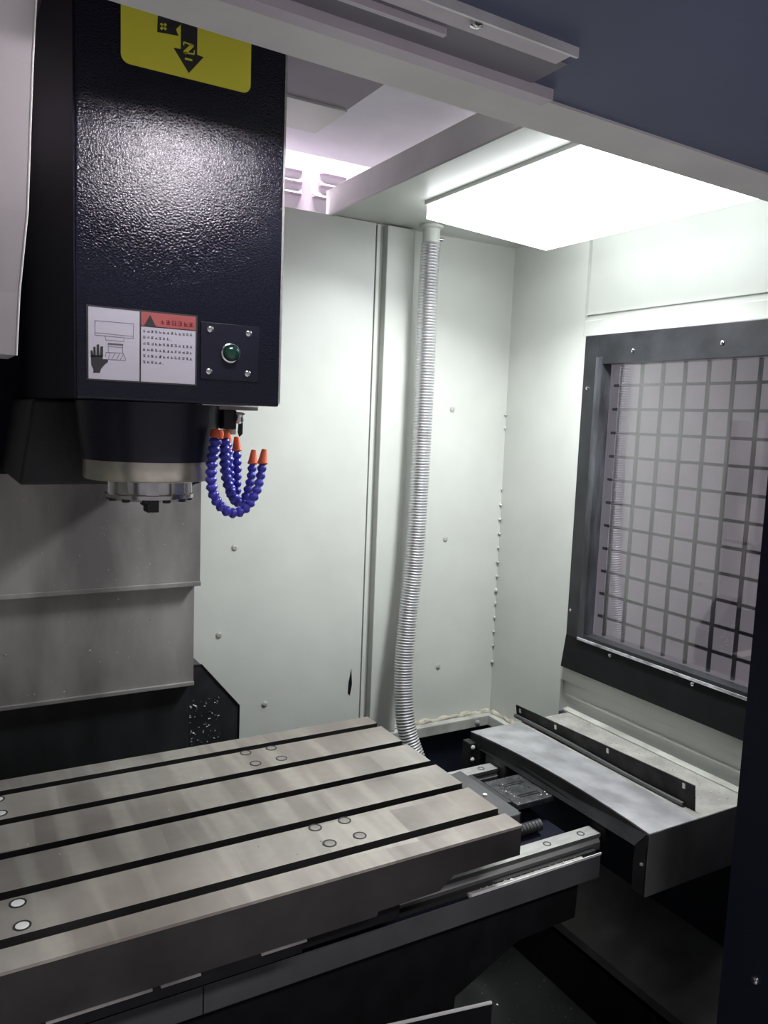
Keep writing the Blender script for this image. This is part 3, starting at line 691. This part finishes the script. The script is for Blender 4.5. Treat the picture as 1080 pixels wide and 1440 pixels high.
obj('bright_tab', box(HXL+.008, HXL+.030, -.512, -.508, -.132, -.128), 'steel_bright', rh)
bk = obj('bolt_bracket', box(HXL-.016, HXL, -.040, -.012, -.165, -.088), 'dark_casting', rh, bevel=.001)
for zz in (-.097, -.125, -.152): obj('bracket_bolt', lathe(BM(), [(.005, 0), (.005, .003), (.002, .005)], (HXL-.009, -.040, zz), (0, -1, 0), 8), 'steel_bright', bk, smooth=True)
obj('bumper_plate', box(HXL+.004, HXL+.03, -.14, -.07, -.135, -.095), 'saddle_grey', rh, bevel=.002)
obj('rail_stop', lathe(BM(), [(.020, 0), (.020, .006), (.012, .010)], (HXL+.016, -.405, -.118), (-1, 0, 0), 20), 'black', rh, smooth=True)
# edge trim against the wall
obj('wall_trim', hexa(BM(), [(XW-.016, -.50, -.0705), (XW-.001, -.50, -.0705), (XW-.001, -.0, -.0705), (XW-.016, -.0, -.0705), (XW-.016, -.50, -.0675), (XW-.001, -.50, -.064), (XW-.001, -.0, -.064), (XW-.016, -.0, -.0675)]), 'cream_dirty', rh)
# steel angle lying on it
an = thing('angle_strip', 'dark slotted steel angle strip standing along the bent steel cover box', 'metal strip', (.415, -.25, -.070))
Ya, Yb = .006, -.499
def zt(t): return -.038+.018*t
b = BM(); n = 14
for i in range(n):
    t0, t1 = i/n, (i+1)/n; ya, yb = Ya+(Yb-Ya)*t0, Ya+(Yb-Ya)*t1
    hexa(b, [(.411, ya, -.0698), (.414, ya, -.0698), (.414, yb, -.0698), (.411, yb, -.0698), (.405, ya, zt(t0)), (.408, ya, zt(t0)), (.408, yb, zt(t1)), (.405, yb, zt(t1))])
bmesh.ops.remove_doubles(b, verts=b.verts[:], dist=.0001)
obj('upright_flange', b, 'angle_black', an)
obj('rolled_foot', tube(BM(), [Vector((.4055, Ya+(Yb+.02-Ya)*i/20, -.0645+.002*math.sin(i*.3))) for i in range(21)], .0048, 8), 'saddle_grey', an, smooth=True)
for px, py, hh in ((737, 998, 5), (800, 1027, 6), (874, 1068, 7), (963, 1111, 8)):
    t = (py-990)/(1105-990); yy_ = Ya+(Yb-Ya)*max(.03, min(.97, {737: .03, 800: .27, 874: .58, 963: .955}[px])); zz = zt(t)-.011
    xx = .405+(zt(t)-zz)/(zt(t)+.0698)*.006
    obj('slot_hole', hexa(BM(), [(xx-.0008, yy_-.003, zz-.005), (xx+.002, yy_-.003, zz-.005), (xx+.002, yy_+.003, zz-.005), (xx-.0008, yy_+.003, zz-.005), (xx-.0018, yy_-.003, zz+.005), (xx+.001, yy_-.003, zz+.005), (xx+.001, yy_+.003, zz+.005), (xx-.0018, yy_+.003, zz+.005)]), 'steel_bright', an)

# ------------------------------------------------------------------ chip tray and ledges below
struct('floor_tray', box(XL, .47, YF-.02, YB, ZT-.01, ZT), 'tray', 'dark greenish sheet-metal chip tray in the bottom of the enclosure', 'tray')
ct = struct('wall_ledge', box(.40, .41, YF, .1, ZT, -.49), 'black', 'dark sloped side ledge under the bent steel cover box', 'ledge')
obj('side_ledge', hexa(BM(), [(.40, YF, -.50), (XW, YF, -.50), (XW, .1, -.50), (.40, .1, -.50), (.40, YF, -.47), (XW, YF, -.40), (XW, .1, -.40), (.40, .1, -.47)]), 'ledge', ct)
ga, gc = at(560, 1442, z=-.26), at(692, 1412, z=-.26)
fp = thing('guard_sheet', 'thin black guard sheet with bright top edge low under the saddle', 'guard', (ga.x, ga.y, ZT))
dv = (gc-ga).normalized(); ga = ga-dv*.04; nv = Vector((-dv.y, dv.x, 0))*.004
obj('sheet', prism(BM(), [ga, gc, Vector((gc.x, gc.y, ZT)), Vector((ga.x, ga.y, ZT))], nv), 'black', fp)
up = Vector((0, 0, .003))
obj('bright_edge', prism(BM(), [ga, gc, gc+up, ga+up], nv), 'steel_bright', fp)

# ------------------------------------------------------------------ swarf
def swarf(name, label, n, fn, m='swarf', s0=.0006, s1=.0022):
    b = BM()
    for i in range(n):
        p = Vector(fn()); s = random.uniform(s0, s1)
        q = Matrix.Rotation(random.uniform(0, 6.28), 3, Vector((random.random()-.5, random.random()-.5, random.random()-.5)).normalized())
        V = [b.verts.new(p+q @ (Vector(c)*s)) for c in ((1.6, 0, 0), (-.8, .7, 0), (-.8, -.7, .2), (0, 0, .8))]
        for f in ((0, 1, 2), (0, 3, 1), (1, 3, 2), (2, 3, 0)): b.faces.new([V[j] for j in f])
    o = obj(name, b, m); tag(o, label, 'metal chips', kind='stuff'); return o
R = random.uniform; G = random.gauss
swarf('metal_swarf', 'fine bright metal chips scattered over the bent steel cover box', 260, lambda: (R(.43, .55), R(-.5, -.02), -.0695))
swarf('metal_swarf', 'bright metal chips lying on the speckled bearing block', 150, lambda: (R(.172, .263), R(-.29, -.187), -.0993), m='swarf_dark', s1=.0022)
swarf('metal_swarf', 'metal chips strewn along the strip below the linear rail', 90, lambda: (R(-.04, .2), R(-.435, -.422), -.1398))
swarf('metal_swarf', 'sparse metal chips on the slotted machine table', 22, lambda: (R(-.7, -.02), random.choice((-.1, -.2, -.3, -.4))+R(-.035, .035), .0007), s1=.0016)
swarf('metal_swarf', 'metal chips stuck on the grey plates of the column cover', 60, lambda: (R(-.68, -.33), .1695, R(.28, .46)), s1=.0017)
swarf('metal_swarf', 'metal chips stuck on the lower column cover plate', 36, lambda: (R(-.68, -.33), .1855, R(.065, .25)), s1=.0017)
swarf('metal_swarf', 'metal chips clinging to the black chamfered guard plate', 70, lambda: (R(-.315, -.245), .2145, R(-.1, .01)), s1=.0028)
swarf('metal_swarf', 'metal chips piled on the ledge under the bent steel cover', 220, lambda: (G(.33, .04), G(-.38, .05), -.145+R(0, .001)), m='swarf_dark') if False else None
swarf('metal_swarf', 'scattered metal chips on the floor of the chip tray', 120, lambda: (R(.1, .39), R(-.6, -.0), ZT+.001), m='swarf_dark')
